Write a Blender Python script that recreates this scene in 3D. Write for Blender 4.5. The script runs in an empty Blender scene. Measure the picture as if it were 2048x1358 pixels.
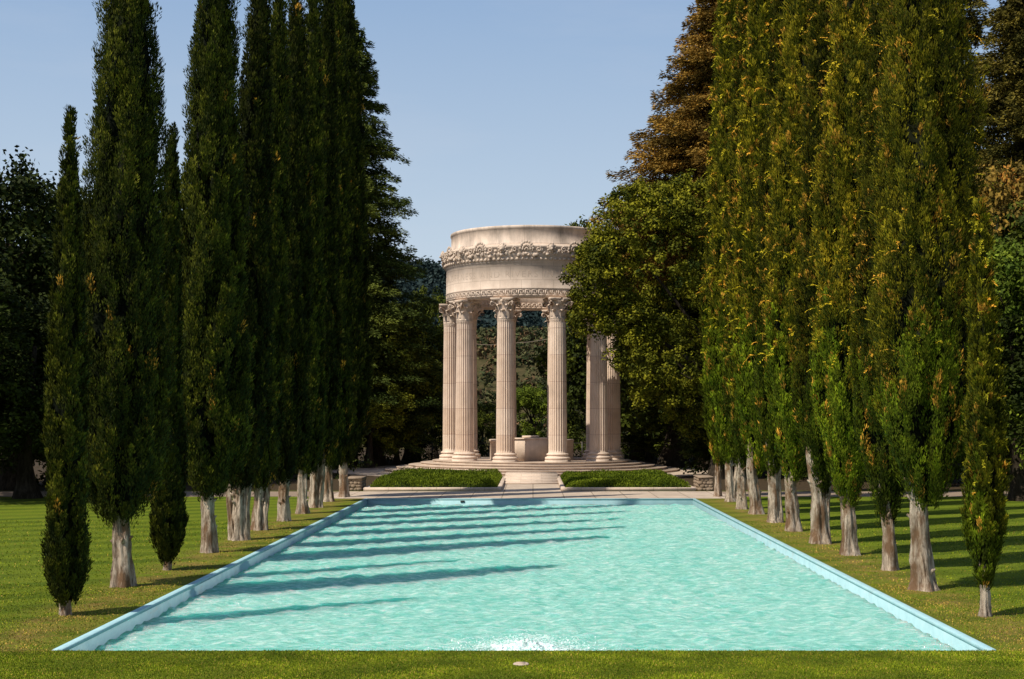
import bpy, math, numpy as np
from mathutils import Vector, Matrix
scene=bpy.context.scene
COL=scene.collection
F=2844.0; CAMH=4.0; VX=1066.0; VY=834.0
def gx(px,d): return (px-VX)*d/F
def gz(py,d): return CAMH+(VY-py)*d/F

# ------------------------------------------------------------ helpers
def link(o): COL.objects.link(o); return o
def mesh_np(name,V,faces,mat=None,col=None,smooth=False,uv=None):
    V=np.asarray(V,dtype=np.float32)
    if not isinstance(faces,list): faces=[faces]
    faces=[np.asarray(f,dtype=np.int32) for f in faces if len(f)]
    me=bpy.data.meshes.new(name)
    me.vertices.add(len(V)); me.vertices.foreach_set("co",V.ravel())
    li=np.concatenate([f.ravel() for f in faces])
    tot=np.concatenate([np.full(len(f),f.shape[1],dtype=np.int32) for f in faces])
    st=np.concatenate([[0],np.cumsum(tot)[:-1]]).astype(np.int32)
    me.loops.add(len(li)); me.loops.foreach_set("vertex_index",li)
    me.polygons.add(len(tot)); me.polygons.foreach_set("loop_start",st); me.polygons.foreach_set("loop_total",tot)
    if smooth: me.polygons.foreach_set("use_smooth",np.ones(len(tot),dtype=bool))
    if col is not None:
        a=me.color_attributes.new("col",'FLOAT_COLOR','POINT')
        c=np.ones((len(V),4),dtype=np.float32); c[:,:3]=col
        a.data.foreach_set("color",c.ravel())
    if uv is not None:
        l=me.uv_layers.new(name="UVMap")
        l.data.foreach_set("uv",np.asarray(uv,dtype=np.float32)[li].ravel())
    me.update(calc_edges=True); me.validate()
    if mat: me.materials.append(mat)
    return me
def obj(name,me,parent=None,loc=(0,0,0)):
    o=bpy.data.objects.new(name,me); link(o); o.location=loc
    if parent: o.parent=parent
    return o
def empty(name,loc,label,cat,group=None):
    o=bpy.data.objects.new(name,None); link(o); o.location=loc; o.empty_display_size=0.3
    o["label"]=label; o["category"]=cat
    if group: o["group"]=group
    return o
class B:
    """mesh accumulator (mixed faces)"""
    def __init__(s): s.v=[];s.q=[];s.t=[];s.u=[];s.n=0
    def add(s,V,Q=None,T=None,uv=None):
        V=np.asarray(V,float).reshape(-1,3)
        if Q is not None and len(Q): s.q.append(np.asarray(Q)+s.n)
        if T is not None and len(T): s.t.append(np.asarray(T)+s.n)
        s.u.append(np.asarray(uv,float) if uv is not None else V[:,:2].copy())
        s.v.append(V); s.n+=len(V)
    def box(s,x0,x1,y0,y1,z0,z1,bev=0):
        V=[(x,y,z) for z in (z0,z1) for y in (y0,y1) for x in (x0,x1)]
        s.add(V,[(0,2,3,1),(4,5,7,6),(0,1,5,4),(2,6,7,3),(0,4,6,2),(1,3,7,5)])
    def mesh(s,name,mat,smooth=False,col=None):
        f=[]
        if s.q: f.append(np.concatenate(s.q))
        if s.t: f.append(np.concatenate(s.t))
        return mesh_np(name,np.concatenate(s.v),f,mat,smooth=smooth,uv=np.concatenate(s.u),col=col)
def lathe(b,prof,segs=96,a0=0,a1=2*math.pi,cx=0,cy=0):
    prof=np.array(prof,float); n=len(prof)
    A=np.linspace(a0,a1,segs+1)
    V=np.zeros((segs+1,n,3)); UV=np.zeros((segs+1,n,2))
    R=prof[:,0][None,:]*np.ones((segs+1,1))
    V[:,:,0]=cx+R*np.sin(A)[:,None]; V[:,:,1]=cy-R*np.cos(A)[:,None]; V[:,:,2]=prof[:,1][None,:]
    UV[:,:,0]=A[:,None]*prof[:,0].max(); UV[:,:,1]=prof[:,1][None,:]
    i=np.arange(segs)[:,None]*n+np.arange(n-1)[None,:]
    Q=np.stack([i,i+n,i+n+1,i+1],-1).reshape(-1,4)
    b.add(V.reshape(-1,3),Q,uv=UV.reshape(-1,2))
def tube(b,P,R,sides=8,rm=None):
    P=np.array(P,float); n=len(P)
    T=np.gradient(P,axis=0); T/=np.linalg.norm(T,axis=1)[:,None]+1e-9
    up=np.array([0.31,0.95,0.1]); V=[]
    for k in range(n):
        s=np.cross(T[k],up); s/=np.linalg.norm(s)+1e-9
        w=np.cross(s,T[k])
        a=np.arange(sides)/sides*2*math.pi
        r=R[k]*(rm(a,k) if rm else 1)
        V.append(P[k]+np.cos(a)[:,None]*s*np.reshape(r*np.ones(sides),(-1,1))+np.sin(a)[:,None]*w*np.reshape(r*np.ones(sides),(-1,1)))
    V=np.concatenate(V)
    Q=[(k*sides+j,k*sides+(j+1)%sides,(k+1)*sides+(j+1)%sides,(k+1)*sides+j) for k in range(n-1) for j in range(sides)]
    V=np.vstack([V,P[-1:]]); e=len(V)-1
    Tt=[((n-1)*sides+j,(n-1)*sides+(j+1)%sides,e) for j in range(sides)]
    b.add(V,Q,Tt)
def nrm(a): return a/(np.linalg.norm(a,axis=-1,keepdims=True)+1e-9)
def diamonds(P,D,L,W,rng,side=None):
    N=len(P)
    if side is None: side=nrm(np.cross(D,rng.normal(size=(N,3))))
    L=L[:,None];W=W[:,None]
    V=np.stack([P,P+D*L*0.55+side*W*.5,P+D*L,P+D*L*0.45-side*W*.5],1).reshape(-1,3)
    Q=np.arange(N*4).reshape(N,4)
    return V,Q

# ------------------------------------------------------------ materials
def newmat(name):
    m=bpy.data.materials.new(name); m.use_nodes=True
    nt=m.node_tree; bs=nt.nodes["Principled BSDF"]
    return m,nt,bs
def N(nt,t,**k):
    n=nt.nodes.new(t)
    for a,v in k.items(): setattr(n,a,v)
    return n
def ramp(nt,fac,stops):
    r=N(nt,"ShaderNodeValToRGB"); e=r.color_ramp.elements
    e[0].position,e[0].color=stops[0][0],(*stops[0][1],1)
    e[1].position,e[1].color=stops[-1][0],(*stops[-1][1],1)
    for p,c in stops[1:-1]:
        x=e.new(p); x.color=(*c,1)
    nt.links.new(fac,r.inputs[0]); return r.outputs[0]
def noise(nt,vec,scale,detail=5,rough=.55,mapscale=None,rot=None):
    if mapscale or rot:
        mp=N(nt,"ShaderNodeMapping"); nt.links.new(vec,mp.inputs[0])
        if mapscale: mp.inputs["Scale"].default_value=mapscale
        if rot: mp.inputs["Rotation"].default_value=rot
        vec=mp.outputs[0]
    n=N(nt,"ShaderNodeTexNoise"); n.inputs["Scale"].default_value=scale; n.inputs["Detail"].default_value=detail
    n.inputs["Roughness"].default_value=rough
    nt.links.new(vec,n.inputs["Vector"]); return n.outputs["Fac"]
def mix(nt,f,a,b,mode='MIX'):
    m=N(nt,"ShaderNodeMix",data_type='RGBA',blend_type=mode)
    for s,v in ((m.inputs[0],f),(m.inputs[6],a),(m.inputs[7],b)):
        if isinstance(v,(int,float)): s.default_value=v
        elif isinstance(v,tuple): s.default_value=(*v,1)
        else: nt.links.new(v,s)
    return m.outputs[2]
def math_(nt,op,a,b=None,c=None,clamp=False):
    m=N(nt,"ShaderNodeMath",operation=op); m.use_clamp=clamp
    for i,v in enumerate((a,b,c)):
        if v is None: continue
        if isinstance(v,(int,float)): m.inputs[i].default_value=v
        else: nt.links.new(v,m.inputs[i])
    return m.outputs[0]
def bump(nt,h,strength,dist,bs=None,normal=None):
    b=N(nt,"ShaderNodeBump"); b.inputs["Strength"].default_value=strength; b.inputs["Distance"].default_value=dist
    nt.links.new(h,b.inputs["Height"])
    if normal is not None: nt.links.new(normal,b.inputs["Normal"])
    if bs: nt.links.new(b.outputs[0],bs.inputs["Normal"])
    return b.outputs[0]
def objco(nt): return N(nt,"ShaderNodeTexCoord").outputs["Object"]
def geopos(nt): return N(nt,"ShaderNodeNewGeometry").outputs["Position"]

def stone_mat(name,a=(.76,.615,.50),b=(.62,.49,.39),grime=.38,brick=None,rings=None,grime_scale=.8,gt=(.50,.72)):
    m,nt,bs=newmat(name); v=geopos(nt)
    c=ramp(nt,noise(nt,v,1.3,8,.6),[(.3,b),(.65,a)])
    g=noise(nt,v,grime_scale,9,.7,mapscale=(1,1,.35))
    gm=ramp(nt,g,[(gt[0],(0,0,0)),(gt[1],(1,1,1))])
    gm=math_(nt,'MULTIPLY',gm,grime)
    c=mix(nt,gm,c,(.22,.18,.15))
    if brick:
        uv=N(nt,"ShaderNodeTexCoord").outputs["UV"]
        t=N(nt,"ShaderNodeTexBrick"); nt.links.new(uv,t.inputs["Vector"])
        t.inputs["Scale"].default_value=1; t.inputs["Mortar Size"].default_value=.018
        t.inputs["Brick Width"].default_value=brick[0]; t.inputs["Row Height"].default_value=brick[1]
        t.inputs["Color1"].default_value=(1,1,1,1); t.inputs["Color2"].default_value=(.88,.87,.86,1); t.inputs["Mortar"].default_value=(.6,.57,.55,1)
        c=mix(nt,.8,c,t.outputs["Color"],'MULTIPLY')
    if rings:
        z=N(nt,"ShaderNodeSeparateXYZ"); nt.links.new(objco(nt),z.inputs[0])
        f=math_(nt,'FRACT',math_(nt,'DIVIDE',z.outputs[2],rings))
        l=math_(nt,'LESS_THAN',f,.018)
        c=mix(nt,l,c,(.46,.33,.26))
        fl=math_(nt,'FLOOR',math_(nt,'DIVIDE',z.outputs[2],rings))
        wn=N(nt,"ShaderNodeTexWhiteNoise",noise_dimensions='2D')
        cb=N(nt,"ShaderNodeCombineXYZ"); nt.links.new(fl,cb.inputs[0])
        oi=N(nt,"ShaderNodeObjectInfo"); nt.links.new(oi.outputs["Random"],cb.inputs[1]); nt.links.new(cb.outputs[0],wn.inputs[0])
        k=ramp(nt,wn.outputs[0],[(0,(.88,.83,.79)),(1,(1,1,1))])
        c=mix(nt,1.0,c,k,'MULTIPLY')
    nt.links.new(c,bs.inputs["Base Color"]); bs.inputs["Roughness"].default_value=.85
    bs.inputs["Specular IOR Level"].default_value=.25
    bump(nt,noise(nt,v,14,6,.7),.35,.03,bs)
    return m
def foliage_mat(name,gain=1.0,spec=.08,rough=.7):
    m,nt,bs=newmat(name)
    at=N(nt,"ShaderNodeAttribute",attribute_name="col")
    n=noise(nt,geopos(nt),.9,4,.6)
    k=ramp(nt,n,[(.32,(.52*gain,.58*gain,.52*gain)),(.68,(1.55*gain,1.42*gain,1.2*gain))])
    c=mix(nt,1.0,at.outputs["Color"],k,'MULTIPLY')
    nt.links.new(c,bs.inputs["Base Color"]); bs.inputs["Roughness"].default_value=rough
    bs.inputs["Specular IOR Level"].default_value=spec
    return m
M_fol=foliage_mat("foliage")
M_stone=stone_mat("temple_stone",brick=None)
M_frieze=stone_mat("frieze_stone",brick=(1.6,.98),grime=.3,gt=(.46,.72))
M_attic=stone_mat("attic_stone",brick=(2.1,3.0),grime=.85,grime_scale=.7,gt=(.42,.66))
M_orn=stone_mat("ornament_stone",a=(.68,.54,.43),b=(.50,.39,.30),grime=.6,grime_scale=1.5)
M_shaft=stone_mat("shaft_stone",rings=1.9,grime=.28)
M_step=stone_mat("step_stone",a=(.70,.56,.45),b=(.54,.43,.34),grime=.35,brick=(1.3,.16))
M_letter=stone_mat("letter_stone",a=(.52,.41,.32),b=(.43,.335,.26),grime=.2)
M_dark=stone_mat("dark_stone",a=(.05,.05,.05),b=(.03,.03,.03),grime=.2)

def bark_mat(name,a,b,c3):
    m,nt,bs=newmat(name); v=geopos(nt)
    n=noise(nt,v,11,8,.75,mapscale=(1,1,.16))
    big=noise(nt,v,2.6,5,.65,mapscale=(1,1,.45))
    c=ramp(nt,n,[(.36,b),(.56,a)])
    c=mix(nt,ramp(nt,big,[(.44,(0,0,0)),(.60,(1,1,1))]),c,c3)
    nt.links.new(c,bs.inputs["Base Color"]); bs.inputs["Roughness"].default_value=.95; bs.inputs["Specular IOR Level"].default_value=.05
    bump(nt,n,1.0,.09,bs); return m
M_bark=bark_mat("cypress_bark",(.60,.49,.38),(.09,.062,.042),(.20,.12,.07))
M_dark_bark=bark_mat("oak_bark",(.07,.055,.04),(.025,.018,.013),(.03,.023,.015))

# ------------------------------------------------------------ world, sun, camera
EL=math.radians(52); hx,hy=.80,.60
w=bpy.data.worlds.new("World"); scene.world=w; w.use_nodes=True
nt=w.node_tree; bg=nt.nodes["Background"]
sky=N(nt,"ShaderNodeTexSky",sky_type='NISHITA'); sky.sun_disc=False
sky.sun_elevation=EL; sky.sun_rotation=math.atan2(-hx,-hy)%(2*math.pi)
sky.air_density=1.0; sky.dust_density=1.2; sky.ozone_density=2.0; sky.altitude=100
tc=N(nt,"ShaderNodeTexCoord"); sp=N(nt,"ShaderNodeSeparateXYZ"); nt.links.new(tc.outputs["Generated"],sp.inputs[0])
haze=ramp(nt,sp.outputs[2],[(.0,(.72,.80,.85)),(.12,(.56,.68,.81)),(.28,(.33,.48,.71)),(.6,(.10,.18,.42))])
hz=mix(nt,1.0,haze,(7.2,7.2,7.2),'MULTIPLY')
hf=ramp(nt,sp.outputs[2],[(.0,(.9,.9,.9)),(.35,(.9,.9,.9)),(.6,(0,0,0))])
sc=mix(nt,hf,sky.outputs[0],hz)
cn=noise(nt,tc.outputs["Generated"],3.0,7,.6,mapscale=(1,1,5))
cf=math_(nt,'MULTIPLY',ramp(nt,cn,[(.5,(0,0,0)),(.85,(1,1,1))]),.2)
sc=mix(nt,cf,sc,(5.0,5.2,5.7))
nt.links.new(sc,bg.inputs[0]); bg.inputs[1].default_value=.132
sd=bpy.data.lights.new("sun",'SUN'); sd.energy=5.0; sd.angle=math.radians(.5); sd.color=(1,.92,.78)
so=link(bpy.data.objects.new("sun",sd))
ce=math.cos(EL); hn=math.hypot(hx,hy)
so.rotation_euler=Vector((hx/hn*ce,hy/hn*ce,-math.sin(EL))).to_track_quat('-Z','Y').to_euler()
so.location=(-40,-40,60)
cd=bpy.data.cameras.new("camera"); cam=link(bpy.data.objects.new("camera",cd)); scene.camera=cam
cam.location=(0,0,CAMH); cam.rotation_euler=(math.radians(90),0,0)
cd.lens=50; cd.sensor_width=36; cd.sensor_fit='HORIZONTAL'
cd.shift_x=-(VX-1024)/2048; cd.shift_y=(VY-679)/2048
cd.clip_end=6000; cd.clip_start=.1
scene.view_settings.view_transform='Standard'; scene.view_settings.look='None'; scene.view_settings.exposure=0

# ------------------------------------------------------------ ground
PX0,PX1,PY0,PY1=-8.25,7.95,24.35,69.4
m,nt,bs=newmat("lawn"); v=geopos(nt)
sx=N(nt,"ShaderNodeSeparateXYZ"); nt.links.new(v,sx.inputs[0])
fine=noise(nt,v,22,6,.75); med=noise(nt,v,1.6,6,.65); big=noise(nt,v,.22,4,.6)
c=ramp(nt,fine,[(.28,(.045,.080,.004)),(.5,(.12,.170,.010)),(.75,(.23,.265,.025))])
c=mix(nt,math_(nt,'MULTIPLY',ramp(nt,med,[(.4,(0,0,0)),(.7,(1,1,1))]),.45),c,(.20,.20,.02))
wv=N(nt,"ShaderNodeTexWave",wave_type='BANDS'); mp=N(nt,"ShaderNodeMapping"); mp.inputs["Rotation"].default_value=(0,0,math.radians(62))
nt.links.new(v,mp.inputs[0]); nt.links.new(mp.outputs[0],wv.inputs[0]); wv.inputs["Scale"].default_value=.15; wv.inputs["Distortion"].default_value=3.0; wv.inputs["Detail Scale"].default_value=.6
wf=math_(nt,'MULTIPLY',ramp(nt,big,[(.35,(.3,.3,.3)),(.6,(1,1,1))]),.75)
c=mix(nt,wf,c,ramp(nt,wv.outputs["Fac"],[(.3,(.46,.56,.43)),(.7,(1.05,1.05,1.0))]),'MULTIPLY')
ax=math_(nt,'ABSOLUTE',math_(nt,'ADD',sx.outputs[0],.15))
band=math_(nt,'SUBTRACT',1.0,math_(nt,'DIVIDE',math_(nt,'ABSOLUTE',math_(nt,'SUBTRACT',ax,9.1)),1.5),clamp=True)
band=math_(nt,'MULTIPLY',band,ramp(nt,noise(nt,v,1.1,6,.7),[(.38,(0,0,0)),(.62,(1,1,1))]))
band=math_(nt,'MULTIPLY',band,math_(nt,'GREATER_THAN',sx.outputs[1],24.0))
c=mix(nt,math_(nt,'MULTIPLY',band,.85),c,ramp(nt,fine,[(.3,(.14,.08,.02)),(.7,(.40,.26,.085))]))
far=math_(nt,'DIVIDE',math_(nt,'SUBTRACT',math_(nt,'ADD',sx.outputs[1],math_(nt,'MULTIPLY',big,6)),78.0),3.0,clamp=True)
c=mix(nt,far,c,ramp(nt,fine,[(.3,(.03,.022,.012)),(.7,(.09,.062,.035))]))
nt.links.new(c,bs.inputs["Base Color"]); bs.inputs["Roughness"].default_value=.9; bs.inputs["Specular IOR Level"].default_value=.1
bump(nt,fine,.9,.06,bs); M_lawn=m
xs=[-900,PX0,PX1,900]; ys=[-80,PY0,PY1,2500]
V=[(x,y,0) for y in ys for x in xs]
Q=[(j*4+i,j*4+i+1,(j+1)*4+i+1,(j+1)*4+i) for j in range(3) for i in range(3) if not(i==1 and j==1)]
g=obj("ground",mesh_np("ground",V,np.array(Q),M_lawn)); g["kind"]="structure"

rng=np.random.default_rng(5)
def grass(name,regions,seed):
    r=np.random.default_rng(seed); Vs=[];Qs=[];Cs=[];n=0
    for (x0,x1,y0,y1,dens,h,wd) in regions:
        k=int((x1-x0)*(y1-y0)*dens)
        P=np.stack([r.uniform(x0,x1,k),r.uniform(y0,y1,k),np.full(k,-.005)],1)
        patch=np.sin(P[:,0]*2.1+np.sin(P[:,1]*1.3)*2)*np.sin(P[:,1]*2.7+P[:,0])*.5+.5
        D=nrm(np.stack([r.normal(0,.45,k),r.normal(0,.45,k),np.ones(k)],1))
        Vv,Qq=diamonds(P,D,h*r.uniform(.4,1.1,k)*(0.7+.5*patch),wd*r.uniform(.6,1.3,k),r)
        t=r.random(k)[:,None]; p=patch[:,None]
        c=np.array([.075,.125,.005])*(1-t)+np.array([.25,.295,.018])*t
        bandp=np.clip(1-np.abs(np.abs(P[:,0]+.15)-8.9)/1.1,0,1)*(P[:,1]>24.2)
        dry=(r.random(k)<.07+.55*bandp)[:,None]; c=np.where(dry,np.array([.40,.28,.07]),c)*(.72+.45*p)
        Vs.append(Vv);Qs.append(Qq+n);Cs.append(np.repeat(c,4,0));n+=len(Vv)
    o=obj(name,mesh_np(name,np.concatenate(Vs),np.concatenate(Qs),M_fol,col=np.concatenate(Cs))); o["kind"]="stuff"
    o["label"]="short mown green lawn grass around the pool"
grass("lawn_grass",[(-12,12,20.5,PY0-.02,3000,.038,.011),(-16,PX0-.1,PY0,34,420,.04,.018),(PX1+.1,16,PY0,34,420,.04,.018),
      (-24,PX0-.15,34,55,60,.05,.03),(PX1+.15,24,34,55,60,.05,.03)],3)

# paving
m,nt,bs=newmat("paving"); v=geopos(nt)
c=ramp(nt,noise(nt,v,1.2,8,.65),[(.3,(.40,.31,.24)),(.7,(.58,.47,.36))])
t=N(nt,"ShaderNodeTexBrick"); nt.links.new(v,t.inputs["Vector"]); t.offset=0
t.inputs["Scale"].default_value=1; t.inputs["Mortar Size"].default_value=.03; t.inputs["Brick Width"].default_value=1.55; t.inputs["Row Height"].default_value=1.6
t.inputs["Color1"].default_value=(1,1,1,1); t.inputs["Color2"].default_value=(.9,.9,.9,1); t.inputs["Mortar"].default_value=(.5,.48,.45,1)
c=mix(nt,1.0,c,t.outputs["Color"],'MULTIPLY')
nt.links.new(c,bs.inputs["Base Color"]); bs.inputs["Roughness"].default_value=.9
bump(nt,noise(nt,v,30,5,.7),.3,.02,bs); M_pave=m
def sheet(name,poly,z,mat,kind="structure"):
    V=[(x,y,z) for x,y in poly]
    o=obj(name,mesh_np(name,V,np.array([list(range(len(poly)))]),mat)); o["kind"]=kind; return o
TX,TY=-.1,107.0
sheet("pavement",[(-10.3,PY1+.32),(9.9,PY1+.32),(9.9,76.4),(-10.3,76.4)],.006,M_pave)
sheet("walkway",[(-1.75,76.4),(1.6,76.4),(1.6,93.2),(-1.75,93.2)],.006,M_pave)
sheet("plaza",[(TX+15*math.sin(a),TY-15*math.cos(a)) for a in np.linspace(0,2*math.pi,96,endpoint=False)],.012,M_pave)
m,nt,bs=newmat("gravel"); v=geopos(nt)
c=ramp(nt,noise(nt,v,12,8,.7),[(.3,(.16,.115,.08)),(.7,(.34,.25,.18))])
nt.links.new(c,bs.inputs["Base Color"]); bs.inputs["Roughness"].default_value=.95
sheet("path",[(-70,70.5),(-10.3,71.5),(-10.3,76.2),(-70,76.8)],.006,m)
p2=sheet("path",[(9.9,71.5),(70,70.5),(70,76.8),(9.9,76.2)],.006,m)

# ------------------------------------------------------------ pool
m,nt,bs=newmat("pool_paint"); v=geopos(nt)
c=ramp(nt,noise(nt,v,2.5,8,.7),[(.3,(.27,.46,.51)),(.6,(.35,.55,.59)),(.8,(.46,.61,.63))])
st=ramp(nt,noise(nt,v,3,7,.75,mapscale=(1,.4,1)),[(.56,(0,0,0)),(.72,(1,1,1))])
c=mix(nt,math_(nt,'MULTIPLY',st,.45),c,(.36,.33,.26))
nt.links.new(c,bs.inputs["Base Color"]); bs.inputs["Roughness"].default_value=.7; bs.inputs["Specular IOR Level"].default_value=.2
bump(nt,noise(nt,v,20,4,.6),.2,.02,bs); M_pool=m
m,nt,bs=newmat("pool_concrete"); bs.inputs["Roughness"].default_value=.9
nt.links.new(ramp(nt,noise(nt,geopos(nt),6),[(.3,(.22,.18,.12)),(.7,(.36,.30,.2))]),bs.inputs["Base Color"]); M_conc=m
pool=empty("reflecting_pool",((PX0+PX1)/2,(PY0+PY1)/2,0),"long rectangular turquoise reflecting pool with pale blue rim","pool")
cx,cy=(PX0+PX1)/2,(PY0+PY1)/2
def bevbox(b,x0,x1,y0,y1,z0,z1,e=.02):
    V=[(x0,y0,z0),(x1,y0,z0),(x1,y1,z0),(x0,y1,z0),(x0,y0,z1-e),(x1,y0,z1-e),(x1,y1,z1-e),(x0,y1,z1-e),
       (x0+e,y0+e,z1),(x1-e,y0+e,z1),(x1-e,y1-e,z1),(x0+e,y1-e,z1)]
    b.add(V,[(0,3,2,1),(0,1,5,4),(1,2,6,5),(2,3,7,6),(3,0,4,7),(4,5,9,8),(5,6,10,9),(6,7,11,10),(7,4,8,11),(8,9,10,11)])
cw=.16
for nm,(a0,a1,b0,b1) in {"l":(PX0,PX0+cw,PY0+.07,PY1),"r":(PX1-cw,PX1,PY0+.07,PY1)}.items():
    b=B(); bevbox(b,a0,a1,b0,b1,-.06,.010,.006)
    obj("coping",b.mesh("coping",M_pool),pool,(-cx,-cy,0))
    b=B(); b.box(a0+.004,a1-.004,b0,b1,-1.2,-.062); obj("pool_wall",b.mesh("pool_wall",M_pool),pool,(-cx,-cy,0))
b=B(); bevbox(b,PX0-.0,PX1+.0,PY1+.003,PY1+.31,-.06,.016,.006); obj("coping",b.mesh("coping",M_pool),pool,(-cx,-cy,0))
b=B(); b.box(PX0,PX1,PY1+.008,PY1+.28,-1.2,-.062); obj("pool_wall",b.mesh("pool_wall",M_pool),pool,(-cx,-cy,0))
b=B(); b.box(PX0,PX1,PY0-.02,PY0+.06,-1.2,-.01); obj("pool_wall",b.mesh("pool_wall",M_conc),pool,(-cx,-cy,0))
ix=gx(925,69.4); b=B(); b.box(ix-.10,ix+.10,PY1-.02,PY1+.0,-.16,-.08); obj("inlet",b.mesh("inlet",M_dark),pool,(-cx,-cy,0))
# water
WZ=-.28
nx,ny=260,740
X=np.linspace(PX0+cw-.05,PX1-cw+.05,nx); Y=np.linspace(PY0+.05,PY1+.03,ny)
XX,YY=np.meshgrid(X,Y); ZZ=np.zeros_like(XX); r=np.random.default_rng(8)
for k in range(70):
    lam=r.uniform(.24,.95); a=r.normal(math.radians(75),math.radians(50)); kx,ky=math.cos(a)*2*math.pi/lam,math.sin(a)*2*math.pi/lam
    wx=.4*np.sin(XX*.5+k)+.4*np.sin(YY*.4+k*2)
    ZZ+=.0060*lam*np.sin(kx*(XX+wx)+ky*(YY+wx*.7)+r.uniform(0,6.28))*(.7+.5*np.sin(XX*.35+k)*np.sin(YY*.23+k*1.7))
rr=np.hypot(XX+.15,(YY-26.6)); ZZ+=.03*np.sin(rr*11)*np.exp(-rr*.5)
V=np.stack([XX,YY,WZ+ZZ],-1).reshape(-1,3)
i=(np.arange(ny-1)[:,None]*nx+np.arange(nx-1)[None,:]).ravel()
Q=np.stack([i,i+1,i+nx+1,i+nx],1)
m,nt,bs=newmat("pool_water"); v=geopos(nt)
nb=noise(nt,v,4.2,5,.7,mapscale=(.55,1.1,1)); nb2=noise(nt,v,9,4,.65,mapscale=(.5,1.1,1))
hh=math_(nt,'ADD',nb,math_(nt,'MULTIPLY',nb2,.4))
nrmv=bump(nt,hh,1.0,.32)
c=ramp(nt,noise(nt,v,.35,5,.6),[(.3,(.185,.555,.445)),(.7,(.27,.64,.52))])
c=mix(nt,.85,c,ramp(nt,nb,[(.36,(.66,.82,.80)),(.5,(1,1,1)),(.64,(1.5,1.16,1.2))]),'MULTIPLY')  # light and dark of the ripples painted into the water colour
c=mix(nt,.95,c,ramp(nt,nb2,[(.38,(.72,.85,.83)),(.52,(1,1,1)),(.61,(1.8,1.25,1.32))]),'MULTIPLY')  # finer noise paints bright sparkle into the same colour
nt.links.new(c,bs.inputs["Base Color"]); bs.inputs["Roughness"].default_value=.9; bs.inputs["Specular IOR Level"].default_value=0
bs.inputs["Subsurface Weight"].default_value=.75; bs.inputs["Subsurface Radius"].default_value=(.6,3.2,2.5); bs.inputs["Subsurface Scale"].default_value=1.0
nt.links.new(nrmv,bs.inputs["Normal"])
gl=N(nt,"ShaderNodeBsdfGlossy"); gl.inputs["Roughness"].default_value=.06; nt.links.new(nrmv,gl.inputs["Normal"])
fr=N(nt,"ShaderNodeFresnel"); fr.inputs["IOR"].default_value=1.33; nt.links.new(nrmv,fr.inputs["Normal"])
mx=N(nt,"ShaderNodeMixShader"); nt.links.new(math_(nt,'MULTIPLY',fr.outputs[0],.5),mx.inputs[0])
nt.links.new(bs.outputs[0],mx.inputs[1]); nt.links.new(gl.outputs[0],mx.inputs[2])
nt.links.new(mx.outputs[0],nt.nodes["Material Output"].inputs[0])
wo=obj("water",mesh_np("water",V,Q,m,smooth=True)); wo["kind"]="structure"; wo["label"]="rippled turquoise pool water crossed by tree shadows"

# fountain bubble
m,nt,bs=newmat("foam"); bs.inputs["Roughness"].default_value=.5
nt.links.new(ramp(nt,noise(nt,geopos(nt),9,7,.75),[(.38,(.36,.72,.65)),(.58,(.92,.95,.94))]),bs.inputs["Base Color"])
M_foam=m
r=np.random.default_rng(11)
fo=empty("fountain_jet",(-.15,25.9,WZ),"low bubbling white fountain jet foaming in pool water","fountain")
b=B(); na,nr=90,30
A=np.arange(na)/na*2*math.pi; Vv=[]
for j in range(nr):
    t=j/(nr-1); rad=t*1.0*(1+.18*np.sin(A*3+1)+.14*np.sin(A*7+t*5)+.1*np.sin(A*13))
    z=.09*math.exp(-(t*1.8)**2)+.06*(1-t)*(1+np.sin(A*9+t*20))*.6+r.normal(0,.028,na)*(1-t)+.05-.09*t
    Vv.append(np.stack([rad*np.cos(A),rad*.9*np.sin(A),z*np.ones(na)],1))
Q=[(j*na+k,j*na+(k+1)%na,(j+1)*na+(k+1)%na,(j+1)*na+k) for j in range(nr-1) for k in range(na)]
b.add(np.concatenate(Vv),Q); obj("foam",b.mesh("foam",M_foam,smooth=True),fo)
k=12000; rad=np.abs(r.normal(0,.55,k)); a=r.uniform(0,6.28,k)
P=np.stack([rad*np.cos(a)*1.25,rad*1.25*np.sin(a)+.1,np.where(r.random(k)<.72,.04+np.abs(r.normal(0,.015,k)),np.abs(r.normal(0,.14,k))*np.exp(-rad*1.3)+.04)],1)
P=P[P[:,1]>-1.45]; k=len(P)
Dd=nrm(np.stack([r.normal(0,1,k),r.normal(0,.5,k),r.normal(0,.15,k)],1)); sd_=nrm(np.stack([-Dd[:,1],Dd[:,0],r.normal(0,.15,k)],1))
V,Q=diamonds(P,Dd,r.uniform(.02,.055,k),r.uniform(.012,.03,k),r,side=sd_)
obj("droplets",mesh_np("droplets",V,Q,M_foam),fo)

b=B(); lathe(b,[(0,.02),(.10,.02),(.12,.016),(.13,.0)],32); 
for q in range(-3,4): b.box(-.07,.07,q*.025-.004,q*.025+.004,.019,.024)
dc=obj("drain_cover",b.mesh("drain_cover",M_letter),None,(gx(1042,22.95),22.95,0.012)); dc["label"]="small round pale drain cover set in the lawn"; dc["category"]="drain cover"

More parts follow.
